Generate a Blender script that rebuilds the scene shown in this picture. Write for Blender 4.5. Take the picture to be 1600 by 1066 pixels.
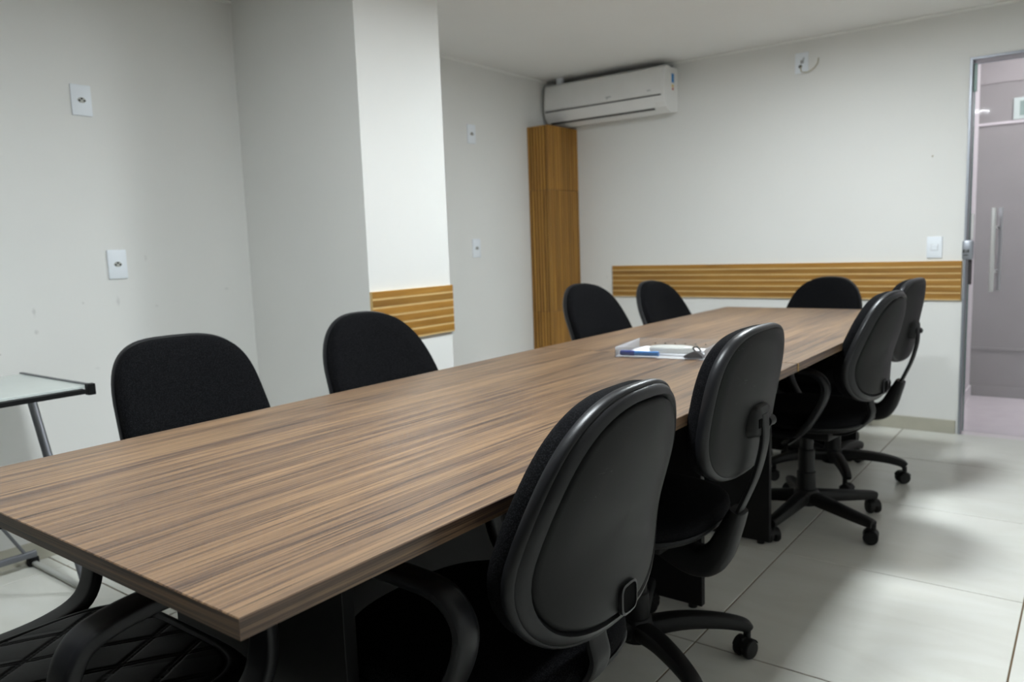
import bpy, bmesh, math, random
from mathutils import Vector, Matrix
R = math.radians
PI = math.pi
rnd = random.Random(7)
for o in list(bpy.data.objects):
    bpy.data.objects.remove(o)
sc = bpy.context.scene
COL = sc.collection

# ------------------------------------------------------------------ camera
CAM = Vector((0.7108, -0.4396, 1.132))
yaw, pitch, roll = R(37.2619), R(-7.0455), R(-2.0733)
fw = Vector((-math.sin(yaw) * math.cos(pitch), math.cos(yaw) * math.cos(pitch), math.sin(pitch)))
rt = Vector((math.cos(yaw), math.sin(yaw), 0))
up = rt.cross(fw)
r2 = math.cos(roll) * rt + math.sin(roll) * up
u2 = -math.sin(roll) * rt + math.cos(roll) * up
cd = bpy.data.cameras.new('camera')
cam = bpy.data.objects.new('camera', cd)
COL.objects.link(cam)
cam.matrix_world = Matrix(((r2.x, u2.x, -fw.x, CAM.x), (r2.y, u2.y, -fw.y, CAM.y), (r2.z, u2.z, -fw.z, CAM.z), (0, 0, 0, 1)))
cd.sensor_width = 36.0
cd.lens = 1212.0 / 1600 * 36
cd.clip_start = 0.02
cd.dof.use_dof = True
cd.dof.focus_distance = 1.35
cd.dof.aperture_fstop = 5.0
sc.camera = cam

# ------------------------------------------------------------------ world, exposure
w = bpy.data.worlds.new('world')
sc.world = w
w.use_nodes = True
w.node_tree.nodes['Background'].inputs[0].default_value = (0.8, 0.85, 0.9, 1)
w.node_tree.nodes['Background'].inputs[1].default_value = 0.05
sc.view_settings.view_transform = 'Standard'
sc.view_settings.look = 'None'
sc.view_settings.gamma = 1.0
sc.view_settings.use_curve_mapping = False
sc.view_settings.exposure = 0.0
LAMP_POWER = 178.0           # emission of the two ceiling panels
LAMP_COLOR = (0.89, 0.965, 1.0)
CORRIDOR_POWER = 78.0
CORRIDOR_COLOR = (1.0, 0.97, 0.98)

# ------------------------------------------------------------------ room measures
XL, XR, YF, YB, ZC = -2.492, 1.9, -1.6, 4.404, 2.2734
XD = 0.118                   # left edge of the door opening
DOOR_W, DOOR_H = 0.95, 2.02
YC2 = 5.62                   # corridor rear wall
TZ = 0.75

# ------------------------------------------------------------------ materials
def new_mat(name):
    m = bpy.data.materials.new(name)
    m.use_nodes = True
    nt = m.node_tree
    b = nt.nodes['Principled BSDF']
    return m, nt, b
def N(nt, t, **kw):
    n = nt.nodes.new(t)
    for k, v in kw.items():
        setattr(n, k, v)
    return n
def L(nt, a, b):
    nt.links.new(a, b)
def ramp(nt, fac, stops):
    r = N(nt, 'ShaderNodeValToRGB')
    els = r.color_ramp.elements
    while len(els) < len(stops):
        els.new(0.5)
    for e, (p, c) in zip(els, stops):
        e.position = p
        e.color = (*c, 1) if len(c) == 3 else c
    L(nt, fac, r.inputs[0])
    return r.outputs[0]
def noise(nt, vec, scale, detail=3.0, rough=0.5, dist=0.0):
    n = N(nt, 'ShaderNodeTexNoise')
    n.inputs['Scale'].default_value = scale
    n.inputs['Detail'].default_value = detail
    n.inputs['Roughness'].default_value = rough
    n.inputs['Distortion'].default_value = dist
    if vec is not None:
        L(nt, vec, n.inputs['Vector'])
    return n
def mapping(nt, scale, coord='Object', rot=(0, 0, 0)):
    tc = N(nt, 'ShaderNodeTexCoord')
    mp = N(nt, 'ShaderNodeMapping')
    mp.inputs['Scale'].default_value = scale
    mp.inputs['Rotation'].default_value = rot
    L(nt, tc.outputs[coord], mp.inputs['Vector'])
    return mp.outputs[0]
def bump(nt, b, h, strength, dist=0.002):
    bm = N(nt, 'ShaderNodeBump')
    bm.inputs['Strength'].default_value = strength
    bm.inputs['Distance'].default_value = dist
    L(nt, h, bm.inputs['Height'])
    L(nt, bm.outputs[0], b.inputs['Normal'])
def mix(nt, fac, a, bb, mode='MIX'):
    m = N(nt, 'ShaderNodeMix', data_type='RGBA', blend_type=mode)
    for s, v in ((m.inputs[0], fac), (m.inputs[6], a), (m.inputs[7], bb)):
        if hasattr(v, 'is_output') or hasattr(v, 'links'):
            L(nt, v, s)
        else:
            s.default_value = v if not isinstance(v, tuple) else (*v, 1)
    return m.outputs[2]
def simple(name, col, rough=0.5, metal=0.0, var=0.08, bscale=0, bstr=0.1, spec=0.5):
    m, nt, b = new_mat(name)
    v = mapping(nt, (1, 1, 1))
    n = noise(nt, v, 9.0, 4)
    c0 = tuple(x * (1 - var) for x in col)
    c1 = tuple(min(1, x * (1 + var)) for x in col)
    L(nt, ramp(nt, n.outputs[0], [(0.3, c0), (0.7, c1)]), b.inputs['Base Color'])
    b.inputs['Roughness'].default_value = rough
    b.inputs['Metallic'].default_value = metal
    b.inputs['Specular IOR Level'].default_value = spec
    if bscale:
        bump(nt, b, noise(nt, v, bscale, 2).outputs[0], bstr, 0.001)
    return m

def wall_paint(name, col, marks=()):
    m, nt, b = new_mat(name)
    v = mapping(nt, (1, 1, 1))
    n = noise(nt, v, 1.7, 4)
    c = ramp(nt, n.outputs[0], [(0.3, tuple(x * 0.975 for x in col)), (0.7, col)])
    geo = N(nt, 'ShaderNodeNewGeometry')
    nz = noise(nt, v, 60.0, 3)
    for (px, py, pz, rx, rz, dark) in marks:     # scuffs left on the paint
        sub = N(nt, 'ShaderNodeVectorMath', operation='SUBTRACT')
        L(nt, geo.outputs['Position'], sub.inputs[0])
        sub.inputs[1].default_value = (px, py, pz)
        dv = N(nt, 'ShaderNodeVectorMath', operation='DIVIDE')
        L(nt, sub.outputs[0], dv.inputs[0])
        dv.inputs[1].default_value = (rx, rx, rz)
        ln = N(nt, 'ShaderNodeVectorMath', operation='LENGTH')
        L(nt, dv.outputs[0], ln.inputs[0])
        ad = N(nt, 'ShaderNodeMath', operation='MULTIPLY_ADD')
        L(nt, nz.outputs[0], ad.inputs[0])
        ad.inputs[1].default_value = 1.6
        L(nt, ln.outputs['Value'], ad.inputs[2])
        mr = N(nt, 'ShaderNodeMapRange')
        mr.inputs[1].default_value = 0.9
        mr.inputs[2].default_value = 1.5
        mr.inputs[3].default_value = dark
        mr.inputs[4].default_value = 0.0
        L(nt, ad.outputs[0], mr.inputs[0])
        c = mix(nt, mr.outputs[0], c, (0.22, 0.21, 0.2))
    L(nt, c, b.inputs['Base Color'])
    b.inputs['Roughness'].default_value = 0.7
    bump(nt, b, noise(nt, v, 220.0, 3).outputs[0], 0.06, 0.0008)
    return m

WALLC = (0.815, 0.81, 0.785)
M = {}
M['wall'] = wall_paint('wall_paint', WALLC)
M['wall_left'] = wall_paint('wall_paint_scuffed', WALLC, [
    (XL, 0.98, 0.965, 0.012, 0.01, 0.5), (XL, 0.80, 0.945, 0.010, 0.03, 0.25), (XL, 0.80, 0.87, 0.014, 0.02, 0.3),
    (XL, 0.665, 0.80, 0.016, 0.008, 0.6), (XL, 1.25, 1.13, 0.012, 0.02, 0.12), (XL, 1.12, 0.96, 0.012, 0.03, 0.2),
    (XL, 1.28, 0.93, 0.02, 0.01, 0.15), (XL, 1.01, 0.70, 0.02, 0.01, 0.12), (XL, 1.62, 0.98, 0.02, 0.01, 0.15)])
M['wall_back'] = wall_paint('wall_paint_rear', WALLC, [
    (-2.06, YB, 0.80, 0.006, 0.08, 0.16), (-2.10, YB, 0.88, 0.008, 0.03, 0.2)])
M['ceiling'] = wall_paint('ceiling_paint', (0.87, 0.86, 0.84))
M['corridor'] = simple('corridor_paint', (0.345, 0.335, 0.33), 0.6, var=0.03)
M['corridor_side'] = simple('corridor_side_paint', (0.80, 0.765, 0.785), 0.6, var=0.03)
M['corridor_top'] = simple('corridor_upper_paint', (0.42, 0.405, 0.40), 0.6, var=0.03)
M['rear_wall'] = simple('dark_unseen_wall', (0.075, 0.07, 0.062), 0.6, var=0.1)  # unseen wall, finish made dark to cut bounce onto the table's near edge
M['side_wall'] = wall_paint('side_wall_paint', (0.82, 0.815, 0.79))
M['corridor_floor'] = simple('corridor_floor_tile', (0.74, 0.70, 0.72), 0.25, var=0.04)
M['baseboard'] = simple('baseboard_tile', (0.46, 0.44, 0.36), 0.35, var=0.06)
M['cornice'] = simple('cornice_white', (0.93, 0.93, 0.90), 0.6, var=0.03)
M['plastic_white'] = simple('white_plastic', (0.86, 0.90, 0.95), 0.35, var=0.02)
M['ac_white'] = simple('ac_white_plastic', (0.84, 0.835, 0.82), 0.35, var=0.02)
M['ac_gap'] = simple('ac_dark_louver', (0.05, 0.05, 0.05), 0.6)
M['grey_print'] = simple('grey_print', (0.35, 0.36, 0.37), 0.5)
M['blue_print'] = simple('blue_print', (0.03, 0.25, 0.60), 0.5)
M['yellow_print'] = simple('yellow_print', (0.75, 0.52, 0.06), 0.5)
M['red_print'] = simple('red_print', (0.55, 0.10, 0.05), 0.5)
M['green_print'] = simple('green_print', (0.30, 0.42, 0.38), 0.5)
M['sign_white'] = simple('sign_board', (0.66, 0.78, 0.74), 0.4, var=0.03)
M['dark_hole'] = simple('dark_socket', (0.03, 0.035, 0.03), 0.6)
M['slot_black'] = simple('black_recess', (0.0015, 0.0015, 0.0015), 0.8, spec=0.05)
M['cable'] = simple('beige_cable', (0.42, 0.38, 0.28), 0.5)
M['plastic_black'] = simple('black_plastic', (0.0070, 0.0070, 0.0073), 0.5, spec=0.24, var=0.15, bscale=420, bstr=0.12)
M['rim_black'] = simple('black_plastic_rim', (0.0085, 0.0085, 0.010), 0.40, spec=0.4, var=0.1, bscale=350, bstr=0.05)
M['base_black'] = simple('black_nylon', (0.007, 0.007, 0.0072), 0.5, spec=0.3, var=0.12, bscale=300, bstr=0.1)
M['arm_black'] = simple('black_armrest', (0.0075, 0.0075, 0.009), 0.40, spec=0.32, var=0.1, bscale=300, bstr=0.06)
M['panel_black'] = simple('black_table_panel', (0.006, 0.006, 0.0063), 0.55, spec=0.25, var=0.1)
M['steel'] = simple('brushed_steel', (0.66, 0.655, 0.65), 0.38, 0.9, var=0.05)
M['desk_steel'] = simple('painted_grey_steel', (0.17, 0.175, 0.19), 0.38, 0.45, var=0.05)
M['alu'] = simple('aluminium_frame', (0.34, 0.355, 0.39), 0.4, 0.6, var=0.04)
M['paper'] = simple('white_paper', (0.86, 0.87, 0.90), 0.8, var=0.02)
M['case'] = simple('pale_grey_case', (0.48, 0.48, 0.45), 0.3, var=0.02)
M['pen_dark'] = simple('navy_pen_cap', (0.008, 0.035, 0.32), 0.3)
M['pen_blue'] = simple('light_blue_pen', (0.02, 0.25, 0.72), 0.3)
M['clip_dark'] = simple('dark_clip', (0.035, 0.030, 0.032), 0.4)
M['raw_edge'] = simple('raw_board_edge', (0.45, 0.28, 0.09), 0.7, var=0.1)
M['grout'] = simple('tile_grout', (0.13, 0.085, 0.045), 0.9, var=0.1)

def fabric():
    m, nt, b = new_mat('black_fabric')
    v = mapping(nt, (1, 1, 1))
    br = N(nt, 'ShaderNodeTexVoronoi')
    br.inputs['Scale'].default_value = 400
    L(nt, v, br.inputs['Vector'])
    c = ramp(nt, br.outputs['Distance'], [(0.1, (0.015, 0.015, 0.0165)), (0.5, (0.0015, 0.0015, 0.002))])
    L(nt, c, b.inputs['Base Color'])
    b.inputs['Roughness'].default_value = 0.95
    b.inputs['Specular IOR Level'].default_value = 0.10
    bump(nt, b, br.outputs['Distance'], 0.4, 0.001)
    return m
M['fabric'] = fabric()
def shell_mat():
    m, nt, b = new_mat('scratched_black_shell')
    v = mapping(nt, (1, 1, 1))
    n = noise(nt, v, 7.0, 4)
    c = ramp(nt, n.outputs[0], [(0.3, (0.0062, 0.0062, 0.0063)), (0.7, (0.0085, 0.0085, 0.0086))])
    # a few pale hairline scratches
    v2 = mapping(nt, (3.0, 1.0, 14.0), rot=(0.4, 0.9, 0.3))
    s = noise(nt, v2, 9.0, 5, 0.6, 1.2)
    msk = ramp(nt, s.outputs[0], [(0.70, (0, 0, 0)), (0.76, (1, 1, 1))])
    c = mix(nt, msk, c, (0.085, 0.085, 0.085))
    L(nt, c, b.inputs['Base Color'])
    b.inputs['Roughness'].default_value = 0.50
    b.inputs['Specular IOR Level'].default_value = 0.20
    bump(nt, b, noise(nt, v, 520.0, 2).outputs[0], 0.15, 0.001)
    return m
M['shell'] = shell_mat()
M['leather'] = simple('black_leather', (0.007, 0.007, 0.0073), 0.45, spec=0.18, var=0.12, bscale=180, bstr=0.12)

def walnut(axis_scale, name):
    m, nt, b = new_mat(name)
    v = mapping(nt, axis_scale)
    n0 = noise(nt, v, 1.0, 6, 0.66, 1.3)
    v3 = mapping(nt, tuple(a * (6.0 if a > 5 else 3.0) for a in axis_scale))
    fine = noise(nt, v3, 1.0, 4, 0.65, 0.5)
    broad = noise(nt, mapping(nt, tuple(a * (0.22 if a > 5 else 0.6) for a in axis_scale)), 1.0, 3, 0.55, 0.8)
    f1 = mix(nt, 0.30, n0.outputs[0], broad.outputs[0])
    f3 = mix(nt, 0.30, f1, fine.outputs[0])
    c = ramp(nt, f3, [(0.40, (0.055, 0.036, 0.027)), (0.455, (0.104, 0.064, 0.043)), (0.51, (0.172, 0.105, 0.060)),
                      (0.575, (0.245, 0.150, 0.082))])
    line = ramp(nt, fine.outputs[0], [(0.36, (0.50, 0.48, 0.47)), (0.44, (1, 1, 1))])
    c = mix(nt, 1.0, c, line, 'MULTIPLY')
    L(nt, c, b.inputs['Base Color'])
    b.inputs['Roughness'].default_value = 0.36
    b.inputs['Specular IOR Level'].default_value = 0.45
    bump(nt, b, fine.outputs[0], 0.10, 0.0006)
    return m
M['walnut'] = walnut((56.0, 1.25, 56.0), 'walnut_laminate')
M['walnut_end'] = walnut((1.1, 46.0, 70.0), 'walnut_edge_band')
M['walnut_side'] = walnut((46.0, 1.1, 70.0), 'walnut_side_band')

def slat_wood(name, scale):
    m, nt, b = new_mat(name)
    v = mapping(nt, scale)
    oi = N(nt, 'ShaderNodeObjectInfo')
    ad = N(nt, 'ShaderNodeVectorMath', operation='ADD')
    L(nt, v, ad.inputs[0])
    cmb = N(nt, 'ShaderNodeCombineXYZ')
    mu = N(nt, 'ShaderNodeMath', operation='MULTIPLY')
    L(nt, oi.outputs['Random'], mu.inputs[0])
    mu.inputs[1].default_value = 40.0
    for i in range(3):
        L(nt, mu.outputs[0], cmb.inputs[i])
    L(nt, cmb.outputs[0], ad.inputs[1])
    n = noise(nt, ad.outputs[0], 1.0, 5, 0.6, 0.5)
    c = ramp(nt, n.outputs[0], [(0.30, (0.245, 0.110, 0.016)), (0.5, (0.345, 0.165, 0.026)), (0.72, (0.430, 0.220, 0.040))])
    hs = N(nt, 'ShaderNodeHueSaturation')
    mr = N(nt, 'ShaderNodeMapRange')
    mr.inputs[3].default_value = 0.78
    mr.inputs[4].default_value = 1.16
    L(nt, oi.outputs['Random'], mr.inputs[0])
    L(nt, mr.outputs[0], hs.inputs['Value'])
    L(nt, c, hs.inputs['Color'])
    L(nt, hs.outputs[0], b.inputs['Base Color'])
    b.inputs['Roughness'].default_value = 0.5
    return m
M['slat_x'] = slat_wood('golden_slat_wood', (2.5, 30, 40))
M['slat_z'] = slat_wood('golden_upright_wood', (40, 40, 2.0))
M['groove_highlight'] = simple('painted_groove_highlight', (0.66, 0.45, 0.19), 0.6, var=0.1)  # pale tone paints in the light caught on the slats' top edges
M['slat_dark'] = simple('dark_groove_wood', (0.085, 0.038, 0.008), 0.6, var=0.1)

def tile_mat():
    m, nt, b = new_mat('polished_floor_tile')
    v = mapping(nt, (1.0, 2.6, 1.0))
    oi = N(nt, 'ShaderNodeObjectInfo')
    cmb = N(nt, 'ShaderNodeCombineXYZ')
    mu = N(nt, 'ShaderNodeMath', operation='MULTIPLY')
    L(nt, oi.outputs['Random'], mu.inputs[0])
    mu.inputs[1].default_value = 30.0
    L(nt, mu.outputs[0], cmb.inputs[0]); L(nt, mu.outputs[0], cmb.inputs[2])
    ad = N(nt, 'ShaderNodeVectorMath', operation='ADD')
    L(nt, v, ad.inputs[0]); L(nt, cmb.outputs[0], ad.inputs[1])
    n = noise(nt, ad.outputs[0], 2.2, 6, 0.55, 1.6)
    c = ramp(nt, n.outputs[0], [(0.30, (0.665, 0.655, 0.60)), (0.5, (0.70, 0.693, 0.64)), (0.72, (0.725, 0.72, 0.675))])
    L(nt, c, b.inputs['Base Color'])
    b.inputs['Roughness'].default_value = 0.22
    b.inputs['Specular IOR Level'].default_value = 0.4
    return m
M['tile'] = tile_mat()

def clear(name, tint, rough, ior=1.45, alpha=1.0):
    m, nt, b = new_mat(name)
    b.inputs['Base Color'].default_value = (*tint, 1)
    b.inputs['Roughness'].default_value = rough
    b.inputs['IOR'].default_value = ior
    b.inputs['Transmission Weight'].default_value = 1.0
    v = mapping(nt, (1, 1, 1))
    bump(nt, b, noise(nt, v, 3.0, 2).outputs[0], 0.01, 0.0005)
    return m
def thin_clear(name, tint, amount, refl=0.9, rough=0.03):
    m, nt, b = new_mat(name)
    out = nt.nodes['Material Output']
    tr = N(nt, 'ShaderNodeBsdfTransparent')
    tr.inputs[0].default_value = (*tint, 1)
    b.inputs['Base Color'].default_value = (0.78, 0.78, 0.79, 1)
    b.inputs['Roughness'].default_value = rough
    fr = N(nt, 'ShaderNodeFresnel')
    fr.inputs[0].default_value = 1.45
    ma = N(nt, 'ShaderNodeMath', operation='MULTIPLY_ADD')
    L(nt, fr.outputs[0], ma.inputs[0])
    ma.inputs[1].default_value = refl
    ma.inputs[2].default_value = amount
    ms = N(nt, 'ShaderNodeMixShader')
    L(nt, ma.outputs[0], ms.inputs[0])
    L(nt, tr.outputs[0], ms.inputs[1])
    L(nt, b.outputs[0], ms.inputs[2])
    L(nt, ms.outputs[0], out.inputs[0])
    return m
M['door_glass'] = thin_clear('door_glass', (0.93, 0.93, 0.95), 0.03)
M['glass_edge'] = simple('green_glass_edge', (0.10, 0.22, 0.18), 0.2)
M['acrylic'] = thin_clear('clear_acrylic', (0.97, 0.97, 0.972), 0.025)
M['frosted'] = simple('frosted_white_glass', (0.66, 0.71, 0.68), 0.25, var=0.02)
def emit(name, col, power):
    m, nt, b = new_mat(name)
    v = mapping(nt, (1, 1, 1))
    n = noise(nt, v, 2.0, 1)
    L(nt, ramp(nt, n.outputs[0], [(0.0, tuple(c * 0.99 for c in col)), (1.0, col)]), b.inputs['Emission Color'])
    b.inputs['Base Color'].default_value = (0.8, 0.8, 0.8, 1)
    b.inputs['Emission Strength'].default_value = power
    return m
M['lamp'] = emit('lamp_diffuser', LAMP_COLOR, LAMP_POWER)
M['corridor_lamp'] = emit('corridor_diffuser', CORRIDOR_COLOR, CORRIDOR_POWER)

# ------------------------------------------------------------------ mesh helpers
def mesh_obj(name, verts, faces, mat, parent=None, smooth=False, loc=(0, 0, 0), rotz=0, angle=None):
    me = bpy.data.meshes.new(name)
    me.from_pydata([tuple(v) for v in verts], [], faces)
    me.validate()
    bm = bmesh.new(); bm.from_mesh(me)
    bmesh.ops.recalc_face_normals(bm, faces=bm.faces)
    bm.to_mesh(me); bm.free()
    return link(name, me, mat, parent, smooth, loc, rotz, angle)
def link(name, me, mat, parent=None, smooth=False, loc=(0, 0, 0), rotz=0, angle=None):
    if mat is not None and not me.materials:
        for mm in (mat if isinstance(mat, (list, tuple)) else [mat]):
            me.materials.append(mm)
    if smooth:
        me.polygons.foreach_set('use_smooth', [True] * len(me.polygons))
        if angle is None: angle = 40
        try:
            me.set_sharp_from_angle(angle=R(angle))
        except Exception:
            pass
    o = bpy.data.objects.new(name, me)
    COL.objects.link(o)
    o.location = loc
    o.rotation_euler = (0, 0, rotz)
    if parent:
        o.parent = parent
    return o
class G:
    """collects geometry of ONE part"""
    def __init__(s):
        s.v = []; s.f = []
    def add(s, v, f):
        o = len(s.v)
        s.v += [tuple(p) for p in v]
        s.f += [tuple(i + o for i in q) for q in f]
        return s
    def xf(s, mtx):
        s.v = [tuple(mtx @ Vector(p)) for p in s.v]
        return s
    def box(s, x0, x1, y0, y1, z0, z1, bev=0.0):
        if bev <= 0:
            v = [(x, y, z) for z in (z0, z1) for y in (y0, y1) for x in (x0, x1)]
            return s.add(v, [(0, 1, 3, 2), (4, 6, 7, 5), (0, 4, 5, 1), (2, 3, 7, 6), (0, 2, 6, 4), (1, 5, 7, 3)])
        bm = bmesh.new()
        bmesh.ops.create_cube(bm, size=1)
        for q in bm.verts:
            q.co = Vector(((x0 + x1) / 2 + q.co.x * (x1 - x0), (y0 + y1) / 2 + q.co.y * (y1 - y0), (z0 + z1) / 2 + q.co.z * (z1 - z0)))
        bmesh.ops.bevel(bm, geom=list(bm.edges), offset=bev, segments=2, affect='EDGES', profile=0.5)
        bm.verts.index_update()
        s.add([q.co[:] for q in bm.verts], [[q.index for q in f.verts] for f in bm.faces])
        bm.free()
        return s
    def loft(s, rings, caps=True, closed=True):
        n = len(rings[0]); v = []; f = []
        for r in rings: v += r
        for a in range(len(rings) - 1):
            for i in range(n if closed else n - 1):
                j = (i + 1) % n
                f.append((a * n + i, a * n + j, (a + 1) * n + j, (a + 1) * n + i))
        if caps:
            f.append(tuple(range(n - 1, -1, -1)))
            f.append(tuple((len(rings) - 1) * n + i for i in range(n)))
        return s.add(v, f)
    def lathe(s, prof, n=20, c=(0, 0, 0), axis='z'):
        rings = []
        for r, h in prof:
            ring = []
            for i in range(n):
                a = 2 * PI * i / n
                p = (r * math.cos(a), r * math.sin(a), h)
                if axis == 'x': p = (p[2], p[0], p[1])
                if axis == 'y': p = (p[0], p[2], p[1])
                ring.append((c[0] + p[0], c[1] + p[1], c[2] + p[2]))
            rings.append(ring)
        return s.loft(rings)
    def sweep(s, path, wid, thk, side=(1, 0, 0), n=12, power=3.5, closed=False):
        """sweeps a rounded strap: wid along 'side', thk across; wid/thk numbers or lists"""
        path = [Vector(p) for p in path]; side = Vector(side).normalized()
        m = len(path); rings = []
        for k, p in enumerate(path):
            if closed:
                t = path[(k + 1) % m] - path[k - 1]
            else:
                t = path[min(k + 1, m - 1)] - path[max(k - 1, 0)]
            t.normalize()
            nrm = t.cross(side).normalized()
            sd = nrm.cross(t).normalized()
            ww = wid[k] if isinstance(wid, (list, tuple)) else wid
            tt = thk[k] if isinstance(thk, (list, tuple)) else thk
            ring = []
            for i in range(n):
                a = 2 * PI * (i + 0.5) / n
                c, q = math.cos(a), math.sin(a)
                x = math.copysign(abs(c) ** (2 / power), c) * ww / 2
                y = math.copysign(abs(q) ** (2 / power), q) * tt / 2
                ring.append(tuple(p + sd * x + nrm * y))
            rings.append(ring)
        if closed:
            rings.append(rings[0])
            return s.loft(rings, caps=False)
        return s.loft(rings)
    def make(s, name, mat, parent=None, smooth=False, loc=(0, 0, 0), rotz=0, angle=None):
        return mesh_obj(name, s.v, s.f, mat, parent, smooth, loc, rotz, angle)
def spline(pts, k=6, closed=False):
    pts = [Vector(p) for p in pts]; out = []; n = len(pts)
    rng = range(n) if closed else range(n - 1)
    for i in rng:
        if closed:
            p0, p1, p2, p3 = pts[i - 1], pts[i], pts[(i + 1) % n], pts[(i + 2) % n]
        else:
            p0, p1, p2, p3 = pts[max(i - 1, 0)], pts[i], pts[i + 1], pts[min(i + 2, n - 1)]
        for j in range(k):
            t = j / k
            out.append(0.5 * ((2 * p1) + (-p0 + p2) * t + (2 * p0 - 5 * p1 + 4 * p2 - p3) * t * t + (-p0 + 3 * p1 - 3 * p2 + p3) * t ** 3))
    if not closed:
        out.append(pts[-1])
    return out
def thing(name, label, cat, loc=(0, 0, 0), rotz=0, group=None):
    o = bpy.data.objects.new(name, None)
    COL.objects.link(o)
    o.empty_display_size = 0.05
    o.location = loc; o.rotation_euler = (0, 0, rotz)
    o['label'] = label; o['category'] = cat
    if group: o['group'] = group
    return o
def tag(o, label, cat, group=None):
    o['label'] = label; o['category'] = cat
    if group: o['group'] = group
    return o
def struct(o):
    o['kind'] = 'structure'
    return o
def copy_tree(o, parent=None):
    c = o.copy(); COL.objects.link(c)
    if parent: c.parent = parent
    for ch in list(o.children):
        copy_tree(ch, c)
    return c

# ------------------------------------------------------------------ the room
floor = struct(G().box(XL - 0.15, XR + 0.15, YF - 0.15, YB + 0.004, -0.06, -0.002).make('floor', M['grout']))
TX, TY, GAP = 0.728, 0.752, 0.0045
def clipped_tile(x0, x1, y0, y1):
    b = 0.0012
    g = G()
    z = 0.0
    v = [(x0, y0, -0.0025), (x1, y0, -0.0025), (x1, y1, -0.0025), (x0, y1, -0.0025),
         (x0, y0, z - b), (x1, y0, z - b), (x1, y1, z - b), (x0, y1, z - b),
         (x0 + b, y0 + b, z), (x1 - b, y0 + b, z), (x1 - b, y1 - b, z), (x0 + b, y1 - b, z)]
    f = []
    for a in (0, 4):
        for i in range(4):
            j = (i + 1) % 4
            f.append((a + i, a + j, a + 4 + j, a + 4 + i))
    f.append((8, 9, 10, 11))
    return g.add(v, f)
tile_cache = {}
for i in range(-4, 4):
    for j in range(-6, 4):
        x0 = max(-0.156 + i * TX + GAP / 2, XL + 0.002); x1 = min(-0.156 + (i + 1) * TX - GAP / 2, XR - 0.002)
        y0 = max(2.256 + j * TY + GAP / 2, YF + 0.002); y1 = min(2.256 + (j + 1) * TY - GAP / 2, YB + 0.002)
        if x1 - x0 < 0.02 or y1 - y0 < 0.02: continue
        key = (round(x1 - x0, 4), round(y1 - y0, 4))
        if key not in tile_cache:
            t = clipped_tile(0, x1 - x0, 0, y1 - y0).make('tile', M['tile'], floor, loc=(x0, y0, 0))
            tile_cache[key] = t
        else:
            t = tile_cache[key].copy(); COL.objects.link(t); t.location = (x0, y0, 0)
            t.parent = floor
struct(G().box(XL - 0.15, XR + 0.15, YF - 0.15, YB + 0.15, ZC, ZC + 0.1).make('ceiling', M['ceiling']))
struct(G().box(XL - 0.15, XL, YF - 0.15, YB + 0.15, -0.06, ZC).make('wall_left', M['wall_left']))
struct(G().box(XR, XR + 0.15, YF - 0.15, YB + 0.15, -0.06, ZC).make('wall_right', M['side_wall']))
struct(G().box(XL, XR, YF - 0.15, YF, -0.06, ZC).make('wall_front', M['rear_wall']))
g = G().box(XL, XD, YB, YB + 0.15, -0.06, ZC)
g.box(XD + DOOR_W, XR, YB, YB + 0.15, -0.06, ZC)
g.box(XD, XD + DOOR_W, YB, YB + 0.15, DOOR_H, ZC)
struct(g.make('wall_back', M['wall_back']))
# pillar standing out from the left wall
PX, PY1, PY2 = -1.682, 1.751, 2.249
struct(G().box(XL, PX, PY1, PY2, -0.001, ZC).make('wall_pillar', M['wall']))
# baseboards
struct(G().box(XL, XL + 0.012, YF, PY1, 0, 0.075, 0.002).make('baseboard_left', M['baseboard']))
struct(G().box(XL, XL + 0.012, PY2, YB, 0, 0.075, 0.002).make('baseboard_left', M['baseboard']))
struct(G().box(XL + 0.012, XD - 0.012, YB - 0.012, YB, 0, 0.075, 0.002).make('baseboard_back', M['baseboard']))
g = G().box(PX, PX + 0.012, PY1 - 0.012, PY2 + 0.012, 0, 0.075, 0.002)
g.box(XL + 0.012, PX, PY1 - 0.012, PY1, 0, 0.075, 0.002)
struct(g.make('baseboard_pillar', M['baseboard']))
# thin cornice bead along the ceiling
def bead(n, *b):
    return struct(G().box(*b, 0.003).make(n, M['cornice']))
bead('trim_1', XL, XR, YB - 0.012, YB, ZC - 0.014, ZC)
bead('trim_2', XL, XL + 0.012, PY2, YB - 0.012, ZC - 0.014, ZC)
bead('trim_3', XL, XL + 0.012, YF, PY1, ZC - 0.014, ZC)

# ceiling lamps (just above the frame, over the table)
def lamp(x, y, label, s=0.30):
    t = thing('ceiling_light', label, 'light', (x, y, ZC))
    h = s / 2 + 0.012
    gg = G()
    gg.box(-h, h, -h, -s / 2, -0.03, -0.0005); gg.box(-h, h, s / 2, h, -0.03, -0.0005)
    gg.box(-h, -s / 2, -s / 2, s / 2, -0.03, -0.0005); gg.box(s / 2, h, -s / 2, s / 2, -0.03, -0.0005)
    gg.make('frame', M['plastic_white'], t)
    G().box(-s / 2, s / 2, -s / 2, s / 2, -0.026, -0.02).make('diffuser', M['lamp'], t)
    return t
lamp(-0.30, 2.70, 'square ceiling light panel above the middle of the table, near the rear wall')
lamp(-0.35, 0.45, 'square ceiling light panel above the near end of the table')

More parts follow.
